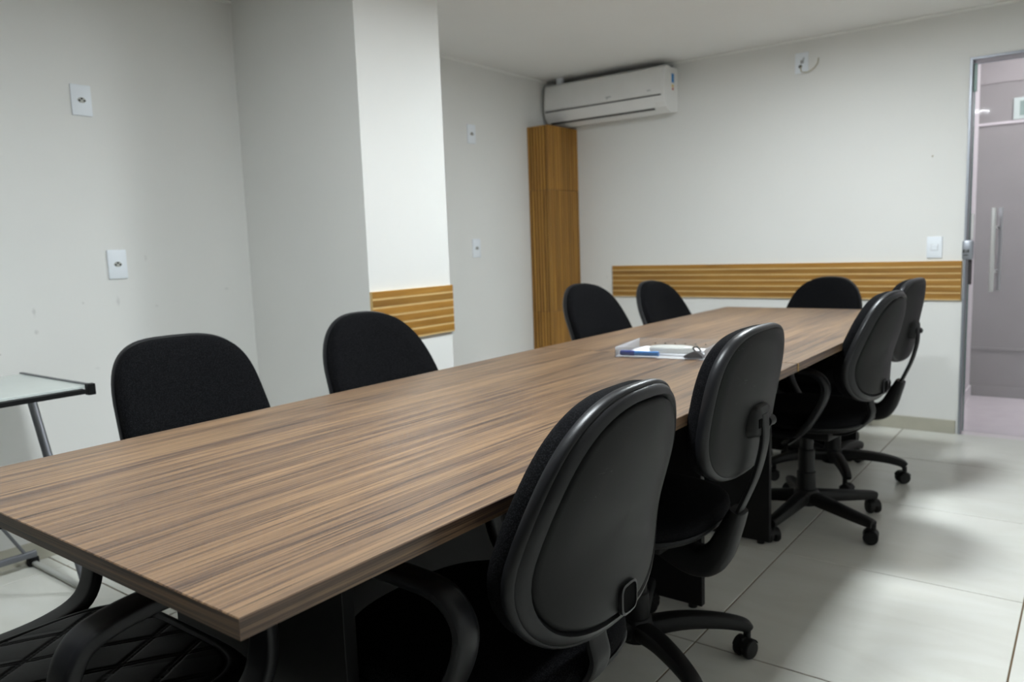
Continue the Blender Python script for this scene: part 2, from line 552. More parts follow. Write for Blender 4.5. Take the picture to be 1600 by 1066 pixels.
# ------------------------------------------------------------------ corridor behind the door
struct(G().box(-0.9, 3.2, YB + 0.004, YC2 + 0.1, -0.06, -0.002).make('floor', M['corridor_floor']))
struct(G().box(-0.9, 3.2, YC2, YC2 + 0.1, -0.002, 2.6).make('wall_corridor', M['corridor']))
struct(G().box(-0.03, 0.03, YB + 0.15, YC2, -0.002, 2.6).make('wall_corridor_left', M['corridor_side']))
struct(G().box(3.1, 3.2, YB + 0.15, YC2, -0.002, 2.6).make('wall_corridor_right', M['corridor']))
struct(G().box(-0.9, 3.2, YB + 0.15, YC2 + 0.1, 2.6, 2.7).make('ceiling_corridor', M['corridor']))
struct(G().box(0.042, 3.1, YC2 - 0.012, YC2, -0.002, 0.07, 0.002).make('baseboard_corridor', M['corridor']))
struct(G().box(0.03, 0.042, YB + 0.15, YC2 - 0.012, -0.002, 0.07, 0.002).make('baseboard_corridor_left', M['corridor_side']))
struct(G().box(0.03, 3.1, YC2 - 0.008, YC2, 0.318, 0.334, 0.002).make('trim_4', M['corridor']))
struct(G().box(0.03, 3.1, YC2 - 0.010, YC2, 1.795, 1.812, 0.002).make('reflection_strip', M['corridor_side']))  # pale strip added to draw the ceiling light's reflection, not a real ledge
struct(G().box(0.03, 3.1, YC2 - 0.006, YC2, 2.06, 2.598, 0.002).make('trim_6', M['corridor_top']))
t = thing('ceiling_light', 'long ceiling light of the corridor behind the glass door', 'light', (1.1, 5.05, 2.6))
G().box(-0.34, 0.34, -0.12, 0.12, -0.03, -0.0005).make('frame', M['plastic_white'], t)
G().box(-0.32, 0.32, -0.10, 0.10, -0.036, -0.0305).make('diffuser', M['corridor_lamp'], t)

# ------------------------------------------------------------------ glass door
fr = G().box(XD, XD + 0.012, YB - 0.01, YB + 0.15, 0, DOOR_H, 0.001)
fr.box(XD + DOOR_W - 0.012, XD + DOOR_W, YB - 0.01, YB + 0.15, 0, DOOR_H, 0.001)
fr.box(XD + 0.012, XD + DOOR_W - 0.012, YB - 0.01, YB + 0.15, DOOR_H - 0.012, DOOR_H, 0.001)
dframe = struct(fr.make('door_1', M['alu']))
GY = YB + 0.03
G().box(XD + 0.022, XD + DOOR_W - 0.02, GY, GY + 0.010, 0.012, DOOR_H - 0.024).make('glass_pane', M['door_glass'], dframe)
G().box(XD + 0.0175, XD + 0.0218, GY, GY + 0.010, 0.012, DOOR_H - 0.024).make('glass_edge', M['glass_edge'], dframe)
G().box(XD + 0.014, XD + 0.030, GY - 0.004, GY + 0.014, DOOR_H - 0.17, DOOR_H - 0.026, 0.002).make('patch_fitting', M['glass_edge'], dframe)
hd = G()
for yy, xx in ((GY - 0.045, 0.134), (GY + 0.055, 0.156)):
    hd.sweep([(XD + xx, yy, 0.795), (XD + xx, yy, 1.236)], 0.022, 0.018, n=12, power=5)
for zz in (0.90, 1.135):
    hd.lathe([(0.007, -0.045), (0.007, 0.055)], 12, (XD + 0.145, GY, zz), 'y')
hd.make('pull_handle', M['steel'], dframe, smooth=True)
lk = G().box(XD - 0.008, XD + 0.044, GY - 0.045, GY - 0.002, 0.965, 1.07, 0.010).make('lock_box', M['alu'], dframe, smooth=True)
ly = GY - 0.0462
gg = G()
gg.box(XD - 0.003, XD + 0.005, ly, ly + 0.002, 1.002, 1.022)
gg.box(XD + 0.010, XD + 0.014, ly, ly + 0.002, 1.002, 1.020)
gg.box(XD + 0.018, XD + 0.026, ly, ly + 0.002, 1.004, 1.020)
gg.box(XD + 0.000, XD + 0.022, ly, ly + 0.002, 0.988, 0.993)
gg.make('lock_print', M['dark_hole'], lk)
G().box(XD + 0.020, XD + 0.038, GY - 0.018, GY - 0.001, 0.830, 0.964, 0.003).make('lock_key_plate', M['clip_dark'], lk)
G().box(XD + 0.026, XD + 0.040, GY - 0.016, GY - 0.001, 1.072, 1.21, 0.003).make('strike_bar', M['steel'], dframe)
# sign on the corridor wall
t = thing('door_sign', 'small pale green sign high on the corridor wall seen through the door', 'sign', (0.275, YC2, 1.885))
G().box(-0.055, 0.055, -0.008, 0, -0.068, 0.068, 0.003).make('board', M['sign_white'], t)
G().box(-0.020, 0.015, -0.0095, -0.008, -0.045, 0.045).make('print_block', M['green_print'], t)

# ------------------------------------------------------------------ wooden slat bands
def band(name, label, length, zlo, zhi, n, origin, rotz):
    t = thing(name, label, 'wood panel', origin, rotz)
    G().box(0, length, -0.0150, 0, zlo, zhi).make('backing', M['groove_highlight'], t)
    p = (zhi - zlo) / n; gap = 0.0085; first = None
    for k in range(n):
        a = zhi - k * p
        if first is None:
            y = -0.0165; c = 0.0012; z0, z1 = -(p - gap), 0
            prof = [(-0.0151, z0), (y, z0), (y, z1 - c), (y + c, z1), (-0.0151, z1)]
            v = [(xx, yy, zz) for xx in (0, length) for yy, zz in prof]
            q = len(prof)
            f = [tuple(range(q)), tuple(range(2 * q - 1, q - 1, -1))] + [(i, (i + 1) % q, q + (i + 1) % q, q + i) for i in range(q)]
            first = G().add(v, f).make('slat', M['slat_x'], t, loc=(0, 0, a))
        else:
            s = first.copy(); COL.objects.link(s); s.parent = t; s.location = (0, 0, a)
    return t
ZS0, ZS1 = 0.746, 0.9605
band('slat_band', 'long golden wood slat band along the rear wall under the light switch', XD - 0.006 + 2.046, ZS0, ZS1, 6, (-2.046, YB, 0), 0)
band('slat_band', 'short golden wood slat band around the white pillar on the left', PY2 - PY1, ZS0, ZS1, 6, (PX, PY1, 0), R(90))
# slatted corner box under the air conditioner
bx1, by0, bz = -2.318, 4.025, 1.935
t = thing('slatted_corner_box', 'tall golden wood slatted box in the room corner under the air conditioner', 'pipe cover', (XL, YB, 0))
W_, D_ = bx1 - XL, YB - by0
G().box(0.001, W_ - 0.008, -D_ + 0.008, -0.001, 0.001, bz - 0.004).make('core', M['slat_dark'], t)
joints = [0.0, 0.66, 1.50, bz]
nf, nr = 7, 13
pf, pr_ = W_ / nf, D_ / nr
cache = {}
for a in range(3):
    z0, z1 = joints[a] + 0.001, joints[a + 1] - 0.0015
    for k in range(nf):
        if ('f', a) not in cache:
            o = G().box(0, pf - 0.0075, -0.0078, 0, z0, z1, 0.0012).make('slat', M['slat_z'], t, loc=(k * pf + 0.002, -D_ + 0.0079, 0)); cache[('f', a)] = o
        else:
            o = cache[('f', a)].copy(); COL.objects.link(o); o.parent = t; o.location = (k * pf + 0.002, -D_ + 0.0079, 0)
    for k in range(nr):
        if ('r', a) not in cache:
            o = G().box(0, 0.0078, 0, pr_ - 0.0075, z0, z1, 0.0012).make('slat', M['slat_z'], t, loc=(W_ - 0.0079, -D_ + k * pr_ + 0.002, 0)); cache[('r', a)] = o
        else:
            o = cache[('r', a)].copy(); COL.objects.link(o); o.parent = t; o.location = (W_ - 0.0079, -D_ + k * pr_ + 0.002, 0)

# ------------------------------------------------------------------ air conditioner
ax0, ax1 = -2.462, -1.543
al = ax1 - ax0
t = thing('air_conditioner', 'white split air conditioner high on the rear wall beside the corner', 'air conditioner', (ax0, YB, 1.945))
prof = [(0, 0.012), (0, 0.285), (-0.165, 0.285), (-0.185, 0.272), (-0.198, 0.20), (-0.204, 0.105), (-0.190, 0.060), (-0.165, 0.030), (-0.10, 0.0)]
def extr(prof, x0, x1):
    q = len(prof)
    v = [(xx, yy, zz) for xx in (x0, x1) for yy, zz in prof]
    f = [tuple(range(q)), tuple(range(2 * q - 1, q - 1, -1))] + [(i, (i + 1) % q, q + (i + 1) % q, q + i) for i in range(q)]
    return v, f
G().add(*extr(prof, 0, al)).make('body', M['ac_white'], t)
fp = [(-0.1655, 0.288), (-0.190, 0.274), (-0.204, 0.20), (-0.2105, 0.112), (-0.204, 0.108), (-0.197, 0.20), (-0.184, 0.271), (-0.1655, 0.2855)]
G().add(*extr(fp, 0.004, al - 0.012)).make('front_panel', M['ac_white'], t, smooth=True)
G().add(*extr([(-0.2055, 0.106), (-0.2055, 0.1), (-0.203, 0.098), (-0.203, 0.106)], 0.01, al - 0.02)).make('panel_seam', M['ac_gap'], t)
lf = [(-0.2045, 0.096), (-0.1925, 0.058), (-0.168, 0.030), (-0.165, 0.033), (-0.189, 0.061), (-0.2005, 0.097)]
lv = G().add(*extr(lf, 0.012, al - 0.075)).make('louver', M['ac_white'], t, smooth=True)
G().add(*extr([(-0.1675, 0.0295), (-0.152, 0.0195), (-0.150, 0.024), (-0.165, 0.034)], 0.03, al - 0.085)).make('air_slot', M['ac_gap'], t)
G().box(al - 0.001, al + 0.0012, -0.088, -0.055, 0.190, 0.245).make('energy_label_blue', M['blue_print'], t)
G().box(al - 0.001, al + 0.0012, -0.084, -0.062, 0.160, 0.176).make('energy_label_yellow', M['yellow_print'], t)
G().box(al - 0.001, al + 0.0012, -0.082, -0.060, 0.143, 0.156).make('energy_label_red', M['red_print'], t)
gg = G()
gg.box(al * 0.545, al * 0.555 + 0.03, -0.2104, -0.2085, 0.134, 0.139)
gg.box(al * 0.55, al * 0.55 + 0.014, -0.2108, -0.209, 0.126, 0.130)
gg.make('faint_logo', M['grey_print'], t)
G().box(al - 0.115, al - 0.09, -0.2100, -0.2075, 0.135, 0.139).make('small_mark', M['grey_print'], t)
G().box(0.003, al - 0.02, -0.03, -0.0, 0.286, 0.305, 0.003).make('mounting_rail', M['grey_print'], t)
G().lathe([(0.026, 0), (0.026, 0.045)], 16, (0.10, -0.14, 0.283)).make('pipe_stub', M['plastic_white'], t, smooth=True)

# ------------------------------------------------------------------ outlets and switch
def outlet(label, loc, rotz, style):
    t = thing('wall_outlet' if style != 'switch' else 'light_switch', label, 'outlet' if style != 'switch' else 'switch', loc, rotz)
    G().box(-0.0385, 0.0385, -0.009, 0, -0.059, 0.059, 0.003).make('plate', M['plastic_white'], t, smooth=True)
    if style == 'three':
        h = G()
        pts = [(0.017 * math.cos(a), 0.0115 * math.sin(a)) for a in [2 * PI * i / 6 for i in range(6)]]
        h.loft([[(x, -0.0092, z) for x, z in pts], [(x * 0.9, -0.0100, z * 0.9) for x, z in pts]])
        h.make('socket', M['case'], t)
        k = G()
        for dx, dz in ((-0.0095, -0.002), (0.0095, -0.002), (0, 0.006)):
            k.lathe([(0.0042, -0.0112), (0.0042, -0.0098)], 10, (dx, 0, dz), 'y')
        k.make('socket_holes', M['dark_hole'], t)
    elif style == 'switch':
        G().box(-0.016, 0.016, -0.013, -0.0085, -0.015, 0.015, 0.002).make('rocker', M['plastic_white'], t)
        G().box(-0.0175, 0.0175, -0.0097, -0.0088, -0.0165, 0.0165).make('rocker_frame', M['case'], t)
    else:
        G().lathe([(0.010, -0.0105), (0.010, -0.0085)], 14, (-0.006, 0, -0.02), 'y').make('cable_hole', M['dark_hole'], t)
        G().box(-0.004, 0.014, -0.018, -0.0088, -0.004, 0.014, 0.003).make('plug', M['grey_print'], t)
        pth = spline([(-0.002, -0.016, -0.02), (0.004, -0.03, -0.042), (0.012, -0.034, -0.058), (0.045, -0.032, -0.060), (0.072, -0.028, -0.048), (0.095, -0.02, -0.018), (0.099, -0.016, 0.012)], 6)
        G().sweep(pth, 0.006, 0.006, side=(0.1, 1, 0.05), n=8, power=2).make('loose_cable', M['cable'], t, smooth=True)
        G().sweep([(0.0, -0.012, -0.006), (0.012, -0.02, 0.012), (0.018, -0.018, 0.026)], 0.006, 0.006, side=(0, 1, 0.1), n=8, power=2).make('cable_stub', M['grey_print'], t, smooth=True)
    return t
outlet('upper white outlet high on the left wall left of the pillar', (XL, 1.050, 1.752), R(90), 'three')
outlet('lower white outlet on the left wall left of the pillar', (XL, 1.128, 1.112), R(90), 'three')
outlet('upper white outlet on the wall between pillar and slatted corner box', (XL, 3.420, 1.835), R(90), 'three')
outlet('lower white outlet on the wall between pillar and slatted corner box', (XL, 3.425, 1.120), R(90), 'three')
outlet('white cable outlet with loose curled cable on the rear wall near the ceiling', (-0.750, YB, 2.136), 0, 'cable')
outlet('white light switch above the slat band beside the glass door', (-0.023, YB, 1.036), 0, 'switch')
tag(G().lathe([(0.0035, -0.004), (0.005, 0)], 8, (0, 0, 0), 'y').make('wall_plug', M['cable'], loc=(-0.047, YB, 1.531)), 'tiny brown wall plug above the light switch', 'wall plug')

# ------------------------------------------------------------------ the two meeting tables
def table(label, y0, y1, legs, group):
    t = thing('meeting_table', label, 'table', (-0.468, (y0 + y1) / 2, 0), 0, group)
    l2 = (y1 - y0) / 2; w2 = 0.468; th = 0.0255
    mtop = bpy.data.meshes.new('tabletop')
    b = 0.0012
    v = []; zt = TZ
    for (i, z) in ((0, zt - th), (0, zt - b), (b, zt)):
        v += [(-w2 + i, -l2 + i, z), (w2 - i, -l2 + i, z), (w2 - i, l2 - i, z), (-w2 + i, l2 - i, z)]
    f = [(3, 2, 1, 0)]
    for a in (0, 4):
        for i in range(4):
            j = (i + 1) % 4
            f.append((a + i, a + j, a + 4 + j, a + 4 + i))
    f.append((8, 9, 10, 11))
    mtop.from_pydata(v, [], f)
    for m_ in (M['walnut'], M['walnut_end'], M['walnut_side']): mtop.materials.append(m_)
    mtop.polygons.foreach_set('material_index', [0] + [1, 2, 1, 2] + [0, 2, 0, 2] + [0])
    link('tabletop', mtop, None, t)
    for yy in legs:
        yl = yy - (y0 + y1) / 2
        g = G().box(-w2 + 0.215, w2 - 0.215, yl - 0.0125, yl + 0.0125, 0.012, TZ - th - 0.0005, 0.0015)
        g.make('panel_leg', M['panel_black'], t)
        for xx in (-w2 + 0.25, w2 - 0.25):
            G().lathe([(0.014, 0.0005), (0.014, 0.0118)], 12, (xx, yl, 0)).make('levelling_foot', M['base_black'], t, smooth=True)
    ya, yb = legs[0] - (y0 + y1) / 2 + 0.013, legs[1] - (y0 + y1) / 2 - 0.013
    G().box(-0.012, 0.012, ya, yb, 0.33, TZ - th - 0.0005).make('modesty_panel', M['panel_black'], t)
    return t
SEAM, YEND = 1.9008, 3.704
ta = table('long walnut meeting table in the foreground, near half of the pair', 0.0, SEAM - 0.002, (0.325, 1.70), 'walnut meeting tables')
tb = table('walnut meeting table of the far half, reaching towards the rear wall', SEAM + 0.002, YEND, (2.305, 3.57), 'walnut meeting tables')
# strip of raw board where the edge banding is missing at the joint
G().box(0.4682, 0.4690, -(YEND - SEAM) / 2 + 0.002, -(YEND - SEAM) / 2 + 0.012, TZ - 0.025, TZ - 0.002).make('raw_edge_strip', M['raw_edge'], tb)

# ------------------------------------------------------------------ task chairs
def outline(w_, h_, n=2.5, taper=0.12, cnt=64):
    out = []
    for i in range(cnt):
        a = 2 * PI * i / cnt
        c, s = math.cos(a), math.sin(a)
        x = math.copysign(abs(c) ** (2 / n), c) * w_ / 2
        z = math.copysign(abs(s) ** (2 / n), s) * h_ / 2
        x *= 1 - taper * (z / (h_ / 2))
        out.append((x, z))
    return out
def back_surface(ol, h_, zc, yc, tilt, prof, lumbar=0.022, wrap=0.5):
    rings = []
    for s, d in prof:
        ring = []
        for x, z in ol:
            x_, z_ = x * s, z * s
            tt = z_ / (h_ / 2)
            y = yc - z_ * math.tan(tilt) + lumbar * math.exp(-((tt + 0.30) / 0.5) ** 2) + wrap * x_ * x_ + d
            ring.append((x_, y, zc + z_))
        rings.append(ring)
    return rings
def make_base(parent, ang, straight=False):
    hub = G().lathe([(0.046, 0.070), (0.052, 0.085), (0.050, 0.118), (0.040, 0.132), (0.03, 0.134)], 20).make('star_base', M['base_black'], parent, smooth=True)
    hub.rotation_euler = (0, 0, ang)
    lm = cm = None
    for k in range(5):
        a = 2 * PI * k / 5
        if lm is None:
            pth = spline([(0.03, 0, 0.100), (0.12, 0, 0.112), (0.215, 0, 0.108), (0.285, 0, 0.094), (0.305, 0, 0.080)] if not straight else [(0.03, 0, 0.100), (0.12, 0, 0.092), (0.215, 0, 0.083), (0.285, 0, 0.077), (0.306, 0, 0.074)], 4)
            n = len(pth)
            wd = [0.058 - 0.024 * i / (n - 1) for i in range(n)]
            tk = [0.052 - 0.022 * i / (n - 1) for i in range(n)]
            leg = G().sweep(pth, wd, tk, side=(0, 1, 0), n=12, power=3.2).make('base_leg', M['base_black'], hub, smooth=True)
            lm = leg
            c = G()
            for sgn in (-1, 1):
                c.lathe([(0.010, sgn * 0.004), (0.0235, sgn * 0.005), (0.0265, sgn * 0.010), (0.0265, sgn * 0.019), (0.0235, sgn * 0.024), (0.006, sgn * 0.025)], 18, (0, 0, 0.0268), 'y')
            c.lathe([(0.010, 0.03), (0.010, 0.076)], 12, (0.008, 0, 0))
            c.box(-0.018, 0.014, -0.0045, 0.0045, 0.02, 0.058, 0.003)
            hood = []
            for yy in (-0.026, 0.026):
                hood.append([(0.029 * math.cos(b), yy * 0.85, 0.0268 + 0.029 * math.sin(b)) for b in [R(20 + 14 * i) for i in range(11)]])
            c.loft([[hood[0][i] for i in range(11)], [hood[1][i] for i in range(11)]], caps=False, closed=False)
            cas = c.make('caster', M['base_black'], hub, smooth=True)
            cm = cas
        else:
            leg = lm.copy(); COL.objects.link(leg); leg.parent = hub
            cas = cm.copy(); COL.objects.link(cas); cas.parent = hub
        leg.rotation_euler = (0, 0, a)
        cas.location = (0.296 * math.cos(a), 0.296 * math.sin(a), 0)
        cas.rotation_euler = (0, 0, a + R(35 + 50 * k))
    return hub
def seat_parts(t):
    ol = outline(0.47, 0.46, 2.8, -0.02)
    rings = [[(x * s, y * s + 0.0, z) for x, y in ol] for s, z in
             [(0.93, 0.428), (0.985, 0.432), (1.0, 0.445), (0.99, 0.458), (0.95, 0.468), (0.85, 0.474), (0.5, 0.470), (0.02, 0.468)]]
    G().loft(rings).make('seat', M['fabric'], t, smooth=True)
    rings = [[(x * s, y * s, z) for x, y in ol] for s, z in
             [(0.3, 0.392), (0.75, 0.398), (0.95, 0.412), (1.005, 0.426), (1.0, 0.432), (0.93, 0.432)]]
    G().loft(rings).make('seat_pan', M['plastic_black'], t, smooth=True)
    G().box(-0.085, 0.085, -0.12, 0.10, 0.352, 0.394, 0.010).make('tilt_mechanism', M['plastic_black'], t, smooth=True)
    G().lathe([(0.036, 0.125), (0.036, 0.20), (0.031, 0.204), (0.031, 0.29), (0.026, 0.294), (0.026, 0.355)], 20).make('gas_column', M['base_black'], t, smooth=True)
    G().sweep(spline([(-0.05, -0.02, 0.375), (-0.16, -0.03, 0.372), (-0.25, -0.03, 0.366)], 4), 0.014, 0.010, side=(0, 1, 0), n=8).make('height_lever', M['plastic_black'], t, smooth=True)
def chair_round(name, label, arms, h_=0.399, w_=0.412, zc=0.72, tilt=0.155, nexp=2.665, taper=0.156, lum=0.019, wrap=0.84, ang=0.3, straight=False):
    t = thing(name, label, 'chair')
    YBK = -0.28
    back = lambda pr: back_surface(ol, h_, zc, YBK, tilt, pr, lum, wrap)
    seat_parts(t)
    ol = outline(w_, h_, nexp, taper)
    front = [(0.985, -0.002), (0.995, 0.012), (0.99, 0.026), (0.965, 0.038), (0.90, 0.047), (0.7, 0.053), (0.4, 0.056), (0.02, 0.057)]
    G().loft(back(front)).make('back_cushion', M['fabric'], t, smooth=True)
    rim = [(0.975, 0.003), (1.0, 0.004), (1.012, -0.002), (1.012, -0.010), (1.0, -0.016), (0.985, -0.017), (0.983, -0.0145), (0.978, -0.019),
           (0.945, -0.026), (0.905, -0.028), (0.890, -0.022), (0.87, -0.016)]
    G().loft(back(rim), caps=False).make('shell_rim', M['rim_black'], t, smooth=True, angle=60)
    pan = [(0.885, -0.010), (0.882, -0.018), (0.868, -0.0265), (0.84, -0.029), (0.6, -0.032), (0.3, -0.033), (0.02, -0.033)]
    sh = G().loft(back(pan), caps=True).make('back_shell', M['shell'], t, smooth=True, angle=60)
    # grip slot low on the shell
    zz = zc - h_ * 0.385
    def yat(x, z):
        z_ = z - zc; tt = z_ / (h_ / 2)
        return YBK - z_ * math.tan(tilt) + lum * math.exp(-((tt + 0.30) / 0.5) ** 2) + wrap * x * x
    xs = 0.022
    def rr(sx, sz, d, e=4.0):
        out = []
        for i in range(20):
            a = 2 * PI * i / 20
            c, s = math.cos(a), math.sin(a)
            x = xs + math.copysign(abs(c) ** (2 / e), c) * sx
            z = zz + math.copysign(abs(s) ** (2 / e), s) * sz
            out.append((x, yat(x, z) + d, z))
        return out
    G().loft([rr(0.027, 0.026, -0.029), rr(0.027, 0.026, -0.0365), rr(0.023, 0.022, -0.0372), rr(0.0225, 0.0215, -0.030)], caps=False).make('grip_frame', M['rim_black'], sh, smooth=True)
    G().loft([rr(0.0235, 0.0225, -0.0315), rr(0.0235, 0.0225, -0.0352)]).make('grip_slot', M['slot_black'], sh)
    # flat bar carrying the back
    zb = zc - h_ / 2
    y0_ = yat(0, zb) + 0.004
    pth = spline([(-0.022, y0_ - 0.004, zb + 0.03), (-0.022, y0_ - 0.003, zb - 0.01), (-0.022, y0_ - 0.010, zb - 0.05), (-0.022, y0_ + 0.012, zb - 0.09), (-0.022, y0_ + 0.07, 0.386), (-0.022, y0_ + 0.14, 0.374)], 6)
    G().sweep(pth, 0.052, 0.013, side=(1, 0, 0), n=12, power=5).make('back_bar', M['plastic_black'], t, smooth=True)
    if arms:
        for sx in (-1, 1):
            X = sx * 0.245
            loop = spline([(X, 0.145, 0.650), (X, 0.05, 0.646), (X, -0.06, 0.646), (X, -0.130, 0.638), (X, -0.166, 0.602), (X, -0.164, 0.555), (X, -0.136, 0.495), (X, -0.098, 0.438),
                           (X * 0.97, -0.05, 0.405), (X * 0.97, 0.04, 0.402), (X, 0.12, 0.43), (X, 0.175, 0.52), (X, 0.180, 0.61)], 5, closed=True)
            G().sweep(loop, 0.046, 0.026, side=(1, 0, 0), n=12, power=3.0, closed=True).make('armrest', M['arm_black'], t, smooth=True)
            G().box(min(X * 0.9, X * 0.3), max(X * 0.9, X * 0.3), -0.05, 0.03, 0.388, 0.399, 0.002).make('arm_bracket', M['plastic_black'], t)
    t['back_offset'] = 0.28
    make_base(t, ang, straight)
    return t
def chair_bracket(name, label, h_=0.357, w_=0.41, zc=0.750, tilt=0.15, ang=0.3):
    YBK = -0.31
    LUM = 0.005
    t = thing(name, label, 'chair')
    seat_parts(t)
    ol = outline(w_, h_, 3.0, 0.01)
    front = [(0.98, -0.002), (0.99, 0.012), (0.98, 0.026), (0.95, 0.036), (0.88, 0.043), (0.7, 0.047), (0.4, 0.049), (0.02, 0.05)]
    G().loft(back_surface(ol, h_, zc, YBK, tilt, front, LUM)).make('back_cushion', M['fabric'], t, smooth=True)
    rim = [(0.975, 0.003), (1.0, 0.004), (1.012, -0.002), (1.012, -0.010), (0.995, -0.018), (0.975, -0.021), (0.955, -0.0215)]
    G().loft(back_surface(ol, h_, zc, YBK, tilt, rim, LUM), caps=False).make('shell_rim', M['rim_black'], t, smooth=True, angle=60)
    pan = [(0.96, -0.015), (0.957, -0.020), (0.94, -0.023), (0.8, -0.027), (0.6, -0.030), (0.3, -0.032), (0.02, -0.032)]
    sh = G().loft(back_surface(ol, h_, zc, YBK, tilt, pan, LUM)).make('back_shell', M['shell'], t, smooth=True, angle=60)
    # height bracket on the shell
    zb = 0.708
    def ring(s, d):
        out = []
        for i in range(24):
            a = 2 * PI * i / 24
            c, q = math.cos(a), math.sin(a)
            out.append((math.copysign(abs(c) ** (2 / 3.2), c) * 0.052 * s, YBK + d + 0.012, zb + math.copysign(abs(q) ** (2 / 3.2), q) * 0.038 * s))
        return out
    br = G().loft([ring(1.12, -0.020), ring(1.08, -0.032), ring(0.98, -0.046), ring(0.86, -0.051), ring(0.3, -0.053)]).make('height_bracket', M['plastic_black'], t, smooth=True)
    G().box(-0.036, -0.010, YBK - 0.0420, YBK - 0.0385, zb - 0.014, zb + 0.008, 0.002).make('bracket_slot', M['slot_black'], br)
    G().lathe([(0.012, 0.03), (0.014, 0.056), (0.010, 0.060)], 14, (0, YBK - 0.034, zb - 0.01), 'x').make('adjust_knob', M['plastic_black'], br, smooth=True)
    pth = spline([(0, YBK - 0.036, zb + 0.015), (0, YBK - 0.040, zb - 0.03), (0, YBK - 0.036, zb - 0.07), (0, YBK - 0.020, zb - 0.133), (0, YBK + 0.005, zb - 0.195), (0, YBK + 0.028, zb - 0.245)], 6)
    G().sweep(pth, 0.040, 0.012, side=(1, 0, 0), n=12, power=5).make('back_bar', M['plastic_black'], t, smooth=True)
    pth = spline([(0, -0.288, 0.480), (0, -0.268, 0.430), (0, -0.240, 0.368), (0, -0.205, 0.334), (0, -0.155, 0.334), (0, -0.09, 0.362)], 6)
    n = len(pth)
    G().sweep(pth, [0.060 + 0.012 * min(1, i / (n * 0.5)) for i in range(n)], [0.036 + 0.040 * min(1, i / (n * 0.5)) for i in range(n)], side=(1, 0, 0), n=14, power=3.4).make('bar_sleeve', M['plastic_black'], t, smooth=True)
    t['back_offset'] = 0.31
    make_base(t, ang)
    return t
def place(t, x, y, rot, base=None):
    """x, y: centre of the backrest; rot: which way the chair faces (0 = +Y)"""
    t.rotation_euler = (0, 0, rot)
    d = t['back_offset']
    t.location = (x - math.sin(rot) * d, y + math.cos(rot) * d, 0)
    if base is not None:
        for c in t.children:
            if c.name.startswith('star_base'):
                c.rotation_euler = (0, 0, base - rot)
    return t
def dup(src, label, x, y, rot, base=None, group=None):
    c = copy_tree(src)
    c['label'] = label
    if group: c['group'] = group
    return place(c, x, y, rot, base)
place(chair_round('task_chair', 'black round-back task chair with armrests, nearest on the right side of the table', True), 0.130, 0.584, R(89.4), R(5))
B1 = chair_bracket('task_chair', 'black task chair with height bracket on its back shell, second from camera on the right')
place(B1, 0.065, 1.316, R(88.7), R(38))
place(chair_round('task_chair', 'black round-back task chair with armrests, third from camera on the right', True, straight=True), 0.095, 2.601, R(83.6), R(-25))
dup(B1, 'black task chair with height bracket, farthest on the right side beside the rear wall', 0.056, 3.26, R(86), R(8))
place(chair_round('task_chair', 'black wide-backed task chair nearest on the left side of the table', True, h_=0.413, w_=0.405, zc=0.705, tilt=0.37, nexp=3.45, taper=0.063, lum=0.017, wrap=0.69), -1.298, 0.709, R(-97.4), R(20))
def side_chair(label, x, y, rot, base, dz, tilt, k):
    """same chair; k moves it along the line of sight and sizes its back to suit"""
    t = chair_round('task_chair', label, False, h_=0.40 * k, w_=0.425 * k, zc=1.132 + (0.717 + dz - 1.132) * k, tilt=tilt, nexp=2.63, taper=0.131, lum=0.022, wrap=0.79)
    return place(t, CAM.x + (x - CAM.x) * k, CAM.y + (y - CAM.y) * k, R(rot), R(base))
side_chair('black round-back task chair in front of the pillar on the left side', -1.215, 1.322, -94.4, 50, 0.009, 0.273, 1.0)
side_chair('black round-back task chair in front of the slatted corner box', -1.337, 2.916, -98.1, 34, 0.007, 0.294, 0.96)
side_chair('black round-back task chair farthest on the left, in front of the slat band start', -1.126, 3.256, -94, 15, 0.002, 0.277, 1.03)
side_chair('black round-back task chair at the far head of the table facing the camera', -0.424, 3.798, 163, 100, -0.010, 0.179, 1.07)

# ------------------------------------------------------------------ quilted head chair in the foreground
hc = thing('executive_chair', 'black quilted leather armchair at the near head of the table', 'chair', (-0.60, 0.03, 0))
SW, SD, SZ = 0.52, 0.52, 0.462
nx = 180
v = []; f = []
def sgn_pow(a, e): return math.copysign(abs(a) ** e, a)
def groove(u, w_):
    d = abs((u / w_) - round(u / w_)) * w_
    d = abs(d - 0.0036)                                     # double stitched line
    return math.exp(-(d / 0.0015) ** 2)
for j in range(nx + 1):
    for i in range(nx + 1):
        a, b_ = -1 + 2 * i / nx, -1 + 2 * j / nx
        # square-to-rounded-square map
        r = max(abs(a), abs(b_))
        th = math.atan2(b_, a)
        c, s = math.cos(th), math.sin(th)
        e = 5.0
        rad = (abs(c) ** e + abs(s) ** e) ** (-1 / e) if r > 0 else 0
        x, y = c * rad * r * SW / 2, s * rad * r * SD / 2
        z = SZ + 0.006 * (1 - r * r)
        edge = max(0, (r - 0.86) / 0.14)
        z -= 0.035 * edge ** 2.4
        if r < 0.83:
            g1 = groove(x * 0.86 + y * 0.51, 0.088); g2 = groove(-x * 0.86 + y * 0.51, 0.088)
            z -= 0.0024 * max(g1, g2)
            q1 = abs(math.sin(PI * (x * 0.86 + y * 0.51) / 0.088)); q2 = abs(math.sin(PI * (-x * 0.80 + y * 0.60) / 0.095))
            z += 0.0016 * math.sqrt(max(0, q1 * q2))
        z -= 0.0030 * math.exp(-((r - 0.845) / 0.012) ** 2)
        v.append((x, y, z))
for j in range(nx):
    for i in range(nx):
        q = j * (nx + 1) + i
        f.append((q, q + 1, q + nx + 2, q + nx + 1))
